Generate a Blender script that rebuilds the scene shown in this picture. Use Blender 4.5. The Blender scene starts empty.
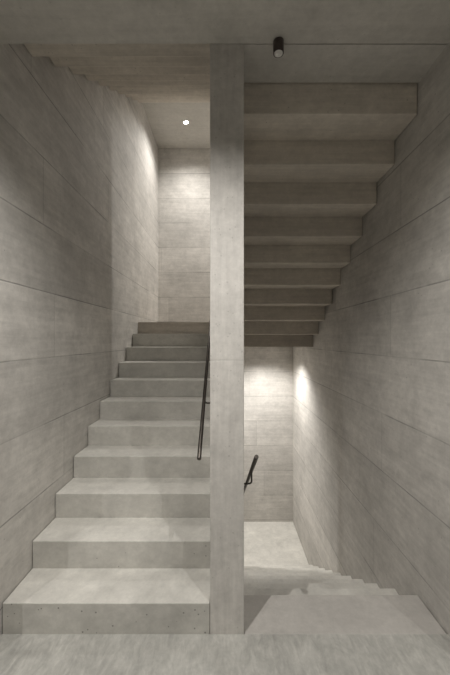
import bpy, bmesh, math, random
from mathutils import Vector
random.seed(4)
C = bpy.context.scene.collection
S = 1/176.6            # metres per picture unit at the first riser
D = 1.806              # distance from camera to the first riser
R_, T_ = 0.175, 0.28   # riser, going
H = 1.666              # eye height
CEIL = 3.341

# ------------------------------------------------------------------ camera
cam = bpy.data.cameras.new('camera'); co = bpy.data.objects.new('camera', cam); C.objects.link(co)
co.location = (0, 0, H); co.rotation_euler = (math.pi/2, 0, 0)
cam.sensor_fit = 'HORIZONTAL'; cam.sensor_width = 36; cam.lens = 36*319/450
cam.shift_y = 2.5/450; cam.shift_x = -1/450; cam.clip_start = 0.02
bpy.context.scene.camera = co
# ------------------------------------------------------------------ world, exposure
w = bpy.data.worlds.new('world'); bpy.context.scene.world = w; w.use_nodes = True
w.node_tree.nodes['Background'].inputs[0].default_value = (1, .95, .88, 1)
w.node_tree.nodes['Background'].inputs[1].default_value = 0.02
vs = bpy.context.scene.view_settings
vs.view_transform = 'Standard'; vs.look = 'None'; vs.gamma = 1; vs.exposure = 0.0; vs.use_curve_mapping = False
WARM = (1, .97, .925)
P_LEFT, P_RIGHT, P_SIDE_L, P_SIDE_R = 140, 66, 98, 84
P_UP_L, P_UP_R, P_LOW_L, P_LOW_R = 106, 190, 134, 132
HALL_ANG, LAND_ANG = 139, 144

# ------------------------------------------------------------------ materials
def nmath(nt, op, a, b=None, c=None):
    n = nt.nodes.new('ShaderNodeMath'); n.operation = op
    for i, v in enumerate((a, b, c)):
        if v is None: continue
        if isinstance(v, (int, float)): n.inputs[i].default_value = v
        else: nt.links.new(v, n.inputs[i])
    return n.outputs[0]
def noise(nt, vec, scale3, scale, detail=4, rough=.55, dist=0):
    m = nt.nodes.new('ShaderNodeVectorMath'); m.operation = 'MULTIPLY'
    nt.links.new(vec, m.inputs[0]); m.inputs[1].default_value = scale3
    n = nt.nodes.new('ShaderNodeTexNoise'); nt.links.new(m.outputs[0], n.inputs['Vector'])
    n.inputs['Scale'].default_value = scale; n.inputs['Detail'].default_value = detail
    n.inputs['Roughness'].default_value = rough; n.inputs['Distortion'].default_value = dist
    return n.outputs[0]
def maprange(nt, v, a, b, c, d):
    n = nt.nodes.new('ShaderNodeMapRange'); nt.links.new(v, n.inputs[0])
    for i, x in enumerate((a, b, c, d)): n.inputs[i+1].default_value = x
    return n.outputs[0]
def concrete(name, base, streak=(.35, .35, 5), seams=True, rough=.75, mottle=.22, pores=.5,
             brushed=False, row0=.145, strk=.12, plank=.025, bump=.4, spec=.35, lift=.465, lined=.5):
    m = bpy.data.materials.new(name); m.use_nodes = True; nt = m.node_tree
    bsdf = nt.nodes['Principled BSDF']
    g = nt.nodes.new('ShaderNodeNewGeometry'); pos = g.outputs['Position']
    sep = nt.nodes.new('ShaderNodeSeparateXYZ'); nt.links.new(pos, sep.inputs[0])
    big = noise(nt, pos, (1, 1, 1), 1.3, 3, .6)
    mid = noise(nt, pos, (1, 1, 1.3), 6, 5, .65)
    st = noise(nt, pos, streak, 6, 5, .6)
    fine = noise(nt, pos, (1, 1, 1), 60, 3, .6)
    f = maprange(nt, big, .3, .7, 1-mottle*.6, 1+mottle*.6)
    f = nmath(nt, 'MULTIPLY', f, maprange(nt, mid, .3, .7, 1-mottle*.5, 1+mottle*.5))
    f = nmath(nt, 'MULTIPLY', f, maprange(nt, st, .3, .7, 1-strk*.7, 1+strk*.7))
    f = nmath(nt, 'MULTIPLY', f, maprange(nt, fine, .3, .7, .97, 1.03))
    f2 = noise(nt, pos, (1, 1, 1.2), 19, 6, .7)
    f = nmath(nt, 'MULTIPLY', f, maprange(nt, f2, .3, .7, .92, 1.08))
    blot = noise(nt, pos, (1, 1, 1), 3.1, 4, .6)
    f = nmath(nt, 'MULTIPLY', f, maprange(nt, blot, .6, .75, 1, .86))
    hgt = nmath(nt, 'ADD', nmath(nt, 'MULTIPLY', st, .5), nmath(nt, 'MULTIPLY', fine, .25))
    if pores:
        v = nt.nodes.new('ShaderNodeTexVoronoi'); nt.links.new(pos, v.inputs['Vector']); v.inputs['Scale'].default_value = 36
        v.inputs['Randomness'].default_value = 1
        csep = nt.nodes.new('ShaderNodeSeparateColor'); nt.links.new(v.outputs['Color'], csep.inputs[0])
        on = nmath(nt, 'GREATER_THAN', csep.outputs[0], .25)
        rad = nmath(nt, 'MULTIPLY', nmath(nt, 'POWER', csep.outputs[1], 3.0), .19)
        p = nmath(nt, 'MULTIPLY', nmath(nt, 'LESS_THAN', v.outputs['Distance'], rad), on)
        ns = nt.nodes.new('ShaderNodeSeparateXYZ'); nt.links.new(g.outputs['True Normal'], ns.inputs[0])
        top = nmath(nt, 'GREATER_THAN', ns.outputs[2], .5)          # trowelled upper faces: no blowholes; colour also scaled paler than other faces
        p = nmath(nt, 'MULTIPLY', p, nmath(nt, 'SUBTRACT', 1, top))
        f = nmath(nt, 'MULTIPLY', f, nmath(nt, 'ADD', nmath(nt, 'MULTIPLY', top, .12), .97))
        f = nmath(nt, 'MULTIPLY', f, nmath(nt, 'SUBTRACT', 1, nmath(nt, 'MULTIPLY', p, pores*.55)))
        hgt = nmath(nt, 'SUBTRACT', hgt, nmath(nt, 'MULTIPLY', p, .6))
    if seams:
        wob = nmath(nt, 'MULTIPLY', nmath(nt, 'SUBTRACT', noise(nt, pos, (1, 1, .2), 3, 2), .5), .006)
        zz = nmath(nt, 'DIVIDE', nmath(nt, 'SUBTRACT', nmath(nt, 'ADD', sep.outputs[2], wob), row0), lift)
        row = nmath(nt, 'FLOOR', zz); fr = nmath(nt, 'FRACT', zz)
        dd = nmath(nt, 'MINIMUM', fr, nmath(nt, 'SUBTRACT', 1, fr))
        brk = maprange(nt, noise(nt, pos, (1, 1, 1), 2.2, 3), .38, .6, .25, 1)
        line = nmath(nt, 'MULTIPLY', maprange(nt, dd, .002/lift, .006/lift, 1, 0), brk)
        u = nmath(nt, 'ADD', sep.outputs[0], sep.outputs[1])
        uu = nmath(nt, 'DIVIDE', nmath(nt, 'ADD', u, nmath(nt, 'MULTIPLY', row, 1.37)), 2.6)
        col = nmath(nt, 'FLOOR', uu); fu = nmath(nt, 'FRACT', uu)
        du = nmath(nt, 'MINIMUM', fu, nmath(nt, 'SUBTRACT', 1, fu))
        vl = maprange(nt, du, .0006, .0016, .5, 0)
        line = nmath(nt, 'MAXIMUM', line, vl)
        wn = nt.nodes.new('ShaderNodeTexWhiteNoise'); wn.noise_dimensions = '2D'
        cb = nt.nodes.new('ShaderNodeCombineXYZ'); nt.links.new(row, cb.inputs[0]); nt.links.new(col, cb.inputs[1])
        nt.links.new(cb.outputs[0], wn.inputs['Vector'])
        f = nmath(nt, 'MULTIPLY', f, maprange(nt, wn.outputs['Value'], 0, 1, .92, 1.08))
        # narrow boards inside a lift
        pz = nmath(nt, 'MULTIPLY', zz, 5)
        w2 = nt.nodes.new('ShaderNodeTexWhiteNoise'); w2.noise_dimensions = '1D'
        nt.links.new(nmath(nt, 'FLOOR', pz), w2.inputs['W'])
        f = nmath(nt, 'MULTIPLY', f, maprange(nt, w2.outputs['Value'], 0, 1, 1-plank, 1+plank))
        f = nmath(nt, 'MULTIPLY', f, nmath(nt, 'SUBTRACT', 1, nmath(nt, 'MULTIPLY', line, lined)))
        hgt = nmath(nt, 'SUBTRACT', hgt, nmath(nt, 'MULTIPLY', line, .9))
    if brushed:
        b1 = noise(nt, pos, (1.6, .9, 1), 7, 6, .65, 2.2)
        b2 = noise(nt, pos, (9, 2.2, 1), 3, 4, .6, 1.2)
        f = nmath(nt, 'MULTIPLY', f, maprange(nt, b1, .3, .7, .87, 1.13))
        f = nmath(nt, 'MULTIPLY', f, maprange(nt, b2, .3, .7, .89, 1.11))
        hgt = nmath(nt, 'ADD', hgt, b2)
    rgb = nt.nodes.new('ShaderNodeRGB'); rgb.outputs[0].default_value = (*base, 1)
    mul = nt.nodes.new('ShaderNodeVectorMath'); mul.operation = 'SCALE'
    nt.links.new(rgb.outputs[0], mul.inputs[0]); nt.links.new(f, mul.inputs['Scale'])
    nt.links.new(mul.outputs[0], bsdf.inputs['Base Color'])
    bsdf.inputs['Roughness'].default_value = rough
    bsdf.inputs['Specular IOR Level'].default_value = spec
    bp = nt.nodes.new('ShaderNodeBump'); bp.inputs['Strength'].default_value = bump; bp.inputs['Distance'].default_value = .004
    nt.links.new(hgt, bp.inputs['Height']); nt.links.new(bp.outputs[0], bsdf.inputs['Normal'])
    return m
def metal(name, col, rough=.35, met=1.0):
    m = bpy.data.materials.new(name); m.use_nodes = True; nt = m.node_tree; b = nt.nodes['Principled BSDF']
    g = nt.nodes.new('ShaderNodeNewGeometry')
    n = noise(nt, g.outputs['Position'], (1, 1, 1), 40, 3)
    nt.links.new(maprange(nt, n, .3, .7, rough-.06, rough+.06), b.inputs['Roughness'])
    b.inputs['Base Color'].default_value = (*col, 1); b.inputs['Metallic'].default_value = met
    return m
def glow(name, strength):
    m = bpy.data.materials.new(name); m.use_nodes = True; b = m.node_tree.nodes['Principled BSDF']
    b.inputs['Base Color'].default_value = (.9, .9, .88, 1)
    b.inputs['Emission Color'].default_value = (*WARM, 1); b.inputs['Emission Strength'].default_value = strength
    return m
GREY = (.575, .553, .52)
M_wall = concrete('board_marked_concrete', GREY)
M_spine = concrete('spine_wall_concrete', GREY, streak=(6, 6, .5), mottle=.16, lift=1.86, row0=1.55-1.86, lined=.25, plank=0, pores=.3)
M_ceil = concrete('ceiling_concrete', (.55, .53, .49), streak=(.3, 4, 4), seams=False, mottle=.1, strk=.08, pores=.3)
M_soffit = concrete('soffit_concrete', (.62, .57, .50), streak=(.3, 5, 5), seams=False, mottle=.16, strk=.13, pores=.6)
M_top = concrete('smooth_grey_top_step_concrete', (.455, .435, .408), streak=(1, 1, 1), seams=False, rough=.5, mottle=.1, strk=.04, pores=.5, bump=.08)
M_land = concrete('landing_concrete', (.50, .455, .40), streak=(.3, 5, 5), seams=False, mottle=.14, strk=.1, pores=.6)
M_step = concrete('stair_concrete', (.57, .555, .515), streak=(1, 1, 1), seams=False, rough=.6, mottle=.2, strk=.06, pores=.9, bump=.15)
M_floor = concrete('brushed_screed', (.445, .438, .408), streak=(1, 1, 1), seams=False, rough=.6, mottle=.08, pores=0, brushed=True)
M_rail = metal('dark_bronze_metal', (.10, .09, .08), .38)
M_house = metal('dark_lamp_housing', (.07, .055, .05), .5, .4)
M_lens = metal('grey_frosted_lens', (.7, .69, .66), .4, 0)
M_trim = metal('white_lamp_ring', (.75, .74, .7), .4, 0)
M_glow = glow('lit_diffuser', 45)
M_glow_h = glow('lit_hall_diffuser', 12)

# ------------------------------------------------------------------ helpers
def add_box(bm, x0, x1, y0, y1, z0, z1):
    vs_ = [bm.verts.new(p) for p in ((x0,y0,z0),(x1,y0,z0),(x1,y1,z0),(x0,y1,z0),(x0,y0,z1),(x1,y0,z1),(x1,y1,z1),(x0,y1,z1))]
    for q in ((0,3,2,1),(4,5,6,7),(0,1,5,4),(1,2,6,5),(2,3,7,6),(3,0,4,7)): bm.faces.new([vs_[i] for i in q])
def add_prism(bm, pts, z0, z1):                    # vertical prism over a ccw plan outline
    a = [bm.verts.new((x, y, z0)) for x, y in pts]; b = [bm.verts.new((x, y, z1)) for x, y in pts]
    bm.faces.new(a[::-1]); bm.faces.new(b); n = len(pts)
    for i in range(n): bm.faces.new((a[i], a[(i+1) % n], b[(i+1) % n], b[i]))
def add_rod(bm, path, r, seg=20):                  # tube along a polyline, capped
    path = [Vector(p) for p in path]; rings = []
    for i, p in enumerate(path):
        d = (path[min(i+1, len(path)-1)] - path[max(i-1, 0)]).normalized()
        s = d.cross(Vector((0, 0, 1)))
        if s.length < 1e-3: s = d.cross(Vector((0, 1, 0)))
        s.normalize(); u = s.cross(d).normalized()
        rings.append([bm.verts.new(p + (s*math.cos(2*math.pi*k/seg) + u*math.sin(2*math.pi*k/seg))*r) for k in range(seg)])
    for a, b in zip(rings, rings[1:]):
        for k in range(seg): bm.faces.new((a[k], a[(k+1) % seg], b[(k+1) % seg], b[k]))
    bm.faces.new(rings[0][::-1]); bm.faces.new(rings[-1])
def add_lathe(bm, prof, c, seg=40):                # profile of (radius, z) about a vertical axis
    rings = []
    for r, z in prof:
        rings.append([bm.verts.new((c[0]+max(r, 1e-4)*math.cos(2*math.pi*k/seg), c[1]+max(r, 1e-4)*math.sin(2*math.pi*k/seg), c[2]+z)) for k in range(seg)])
    for a, b in zip(rings, rings[1:]):
        for k in range(seg): bm.faces.new((a[k], a[(k+1) % seg], b[(k+1) % seg], b[k]))
    bm.faces.new(rings[0][::-1]); bm.faces.new(rings[-1])
def obj(name, bm, mat, parent=None, bevel=0, smooth=False):
    bmesh.ops.recalc_face_normals(bm, faces=bm.faces)
    me = bpy.data.meshes.new(name); bm.to_mesh(me); bm.free(); me.materials.append(mat)
    if smooth:
        for p in me.polygons: p.use_smooth = len(p.vertices) == 4
    o = bpy.data.objects.new(name, me); C.objects.link(o)
    if parent:
        o.parent = parent; o.location = -parent.location
    if bevel:
        b = o.modifiers.new('bevel', 'BEVEL'); b.width = bevel; b.segments = 2; b.limit_method = 'ANGLE'
    return o
def struct(name, boxes, mat, label, bevel=0):
    bm = bmesh.new()
    for b in boxes: add_box(bm, *b)
    o = obj(name, bm, mat, bevel=bevel); o['kind'] = 'structure'; o['label'] = label; o['category'] = 'wall' if 'wall' in name else name.split('_')[0]
    return o
def thing(name, label, cat, loc, group=None):
    o = bpy.data.objects.new(name, None); C.objects.link(o); o.location = loc; o.empty_display_size = .1
    o['label'] = label; o['category'] = cat
    if group: o['group'] = group
    return o

# ------------------------------------------------------------------ the setting
XL, XR = -224.6*S, 222*S
SL, SR = -16*S, 18*S                      # faces of the spine wall
YE = D + 10*T_                            # edge of the landings
YB = 3.32*D                               # back wall
YC = 1.52                                 # where the stairwell opens to the hall
HX, HY = 3.3, -3.0
LOW, TOP = -1.75, 5.266
struct('wall_left', [(XL-.3, XL, YC, YB+.3, LOW-.3, 6.0)], M_wall, 'tall board-marked concrete wall on the left of the stairs')
struct('wall_right', [(XR, XR+.3, YC, YB+.3, LOW-.3, 6.0)], M_wall, 'tall board-marked concrete wall on the right of the stairs')
struct('wall_back', [(XL, XR, YB, YB+.3, LOW-.3, 6.0)], M_wall, 'concrete wall at the back of the landings')
struct('wall_spine', [(SL, SR, D, YE, LOW, TOP)], M_spine, 'concrete wall end standing upright between the two stair flights', bevel=.004)
struct('wall_hall_front_left', [(-HX, XL-.3, YC, YC+.3, 0, CEIL)], M_wall, 'hall wall left of the stairwell')
struct('wall_hall_front_right', [(XR+.3, HX, YC, YC+.3, 0, CEIL)], M_wall, 'hall wall right of the stairwell')
struct('wall_hall_left', [(-HX-.3, -HX, HY, YC+.3, 0, CEIL)], M_wall, 'left side wall of the hall')
struct('wall_hall_right', [(HX, HX+.3, HY, YC+.3, 0, CEIL)], M_wall, 'right side wall of the hall')
struct('wall_hall_rear', [(-HX, HX, HY-.3, HY, 0, CEIL)], M_wall, 'rear wall of the hall')
struct('floor', [(-HX, HX, HY, YC, -.334, 0), (XL, XR, YC, D, -.334, 0)], M_floor, 'pale brushed concrete floor of the hall')
struct('ceiling', [(-HX, HX, HY, YC, CEIL, 3.675), (XL, XR, YC, D-.003, CEIL, 3.675), (SR, XR, D+.003, D+T_-.010, CEIL, 3.675)],
       M_ceil, 'flat grey concrete ceiling over the hall')
struct('floor_landing', [(XL, XR, YE, YB, 11*R_-.358, 11*R_)], M_land, 'concrete mid landing at the top of the left flight', bevel=.003)
struct('floor_lower_landing', [(XL, XR, YE, YB, LOW-.3, LOW)], M_step, 'concrete lower landing at the foot of the descending flight')
struct('ceiling_landing', [(XL, XR, YE, YB, TOP, TOP+.334)], M_ceil, 'concrete ceiling above the upper landing with a downlight')

# ------------------------------------------------------------------ stair flights
GAP = .006
SJ = .002                                 # joint against the spine wall
def flight(label, loc, x0, x1, steps, mat, group=None):
    t = thing('stair_flight', label, 'stairs', loc)
    for (y0, y1, ztop, th) in steps:
        bm = bmesh.new(); add_box(bm, x0, x1, y0, y1, ztop-th, ztop)
        obj('step', bm, mat, t, bevel=.007 if mat is M_soffit else .004)
    return t
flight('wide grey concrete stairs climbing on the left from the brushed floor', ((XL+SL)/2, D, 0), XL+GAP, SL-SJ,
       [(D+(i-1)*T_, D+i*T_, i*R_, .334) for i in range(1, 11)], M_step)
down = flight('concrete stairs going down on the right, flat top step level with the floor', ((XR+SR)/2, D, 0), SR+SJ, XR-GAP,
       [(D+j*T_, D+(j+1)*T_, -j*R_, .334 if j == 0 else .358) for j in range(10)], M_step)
top_step = down.children[0]; top_step.data.materials[0] = M_top; top_step['label'] = 'smoother, darker grey top step'
flight('stepped concrete underside of the flight overhead on the right', ((XR+SR)/2, D+T_, 3.142), SR+SJ, XR-.004,
       [(D+j*T_, D+(j+1)*T_, 3.142-.175*(j-1)+.358, .358) for j in range(1, 10)], M_soffit)
flight('stepped concrete underside high on the left, in front of the lit landing ceiling', ((XL+SL)/2, D, 3.516), XL+.004, SL-SJ,
       [(D+(j-1)*T_, D+j*T_, 3.516+.175*(j-1)+.334, .334) for j in range(1, 11)], M_soffit)

# ------------------------------------------------------------------ handrails
def handrail(label, side, x, xw, y0, z0, y1, z1, brackets):
    t = thing('handrail', label, 'handrail', (xw, y0, z0), 'dark metal handrails on the spine wall')
    bm = bmesh.new(); add_rod(bm, [(x, y0, z0), (x, y1, z1)], .0125)
    obj('rail', bm, M_rail, t, bevel=.002, smooth=True)
    sl = (z1-z0)/(y1-y0)
    for yb in brackets:
        z = z0+(yb-y0)*sl; dz = .092; rr = .018; n = 5
        xc = x - side*rr; zc = z-dz+rr
        arc = [(xc+side*rr*math.cos(a), yb, zc-rr*math.sin(a)) for a in [math.pi/2*k/n for k in range(n+1)]]
        bm = bmesh.new(); add_rod(bm, [(x, yb, z-.008)] + arc + [(xw+side*.004, yb, z-dz)], .006, 12)
        b = obj('bracket', bm, M_rail, t, smooth=True)
        bm = bmesh.new(); add_rod(bm, [(xw, yb, z-dz), (xw+side*.005, yb, z-dz)], .022, 24)
        obj('rosette', bm, M_rail, b, smooth=True).location = (0, 0, 0)
    return t
sl = R_/T_
y0 = 1.02*D; z0 = .978
handrail('dark slim metal handrail climbing beside the left flight', -1, -27.5*S, SL, y0, z0, YE-.05, z0+(YE-.05-y0)*sl, [1.30*D, 1.30*D+1.1, 1.30*D+2.0])
y0 = 1.0*D; z0 = 1.005
handrail('dark slim metal handrail leading down on the right of the spine wall', 1, 30.5*S, SR, y0, z0, YE-.05, z0-(YE-.05-y0)*sl, [1.19*D, 1.19*D+1.25, 1.19*D+2.2])

# ------------------------------------------------------------------ lamps
def spot(parent, power, ang, z=-.01, blend=.7, rad=.014):
    l = bpy.data.lights.new('lamp', 'SPOT'); l.energy = power; l.color = WARM; l.spot_size = math.radians(ang)
    l.spot_blend = blend; l.shadow_soft_size = rad
    o = bpy.data.objects.new('lamp', l); C.objects.link(o); o.parent = parent; o.location = (0, 0, z)
def cylinder_light(x, y, label, power=None, group=None):
    t = thing('ceiling_spotlight', label, 'ceiling light', (x, y, CEIL), group)
    L, r = .070, .029
    bm = bmesh.new(); add_lathe(bm, [(r-.002, 0), (r, -.002), (r, -L+.001), (r-.001, -L), (r-.004, -L), (r-.0045, -L+.006), (.0005, -L+.006)], (x, y, CEIL))
    obj('housing', bm, M_house, t, smooth=True)
    bm = bmesh.new(); add_lathe(bm, [(r-.0055, -L+.0055), (r-.0055, -L-.001), (r-.008, -L-.003), (.009, -L-.002), (.008, -L-.0005), (.0005, -L-.001)], (x, y, CEIL))
    obj('lens', bm, M_glow_h if power else M_lens, t, smooth=True)
    if power: spot(t, power, HALL_ANG, -L-.03, .8)
    return t
cylinder_light((278.5-226)*.99*S, .99*D, 'small dark cylindrical ceiling spotlight, unlit, just right of the spine wall')
cylinder_light(.60, .82, 'cylindrical hall spotlight near the stairs on the right', P_RIGHT)
cylinder_light(-.60, .82, 'cylindrical hall spotlight near the stairs on the left', P_LEFT)
cylinder_light(2.1, -.45, 'cylindrical spotlight in the right of the hall', P_SIDE_R)
cylinder_light(-2.1, -.45, 'cylindrical spotlight in the left of the hall', P_SIDE_L)
def downlight(x, y, z, label, power):
    t = thing('downlight', label, 'ceiling light', (x, y, z), 'round landing downlights')
    bm = bmesh.new(); add_lathe(bm, [(.045, 0), (.045, -.004), (.036, -.006), (.034, -.002), (.034, 0)], (x, y, z))
    obj('ring', bm, M_trim, t, smooth=True)
    bm = bmesh.new(); add_lathe(bm, [(.033, -.0005), (.033, -.004), (.0005, -.005)], (x, y, z))
    obj('diffuser', bm, M_glow, t, smooth=True)
    spot(t, power, LAND_ANG if z > 3 else LAND_ANG-9, -.03, 1.0 if z > 3 else .82, .02)
XA, YL = 117*S, 2.92*D
downlight(-XA, YL, TOP, 'glowing round downlight in the upper landing ceiling, top left of the stairs', P_UP_L)
downlight(XA, YL, TOP, 'round downlight in the upper landing ceiling behind the right flight', P_UP_R)
downlight(-XA, YL, 11*R_-.358, 'round downlight under the mid landing on the left', P_LOW_L)
downlight(XA, YL, 11*R_-.358, 'round downlight under the mid landing on the right', P_LOW_R)
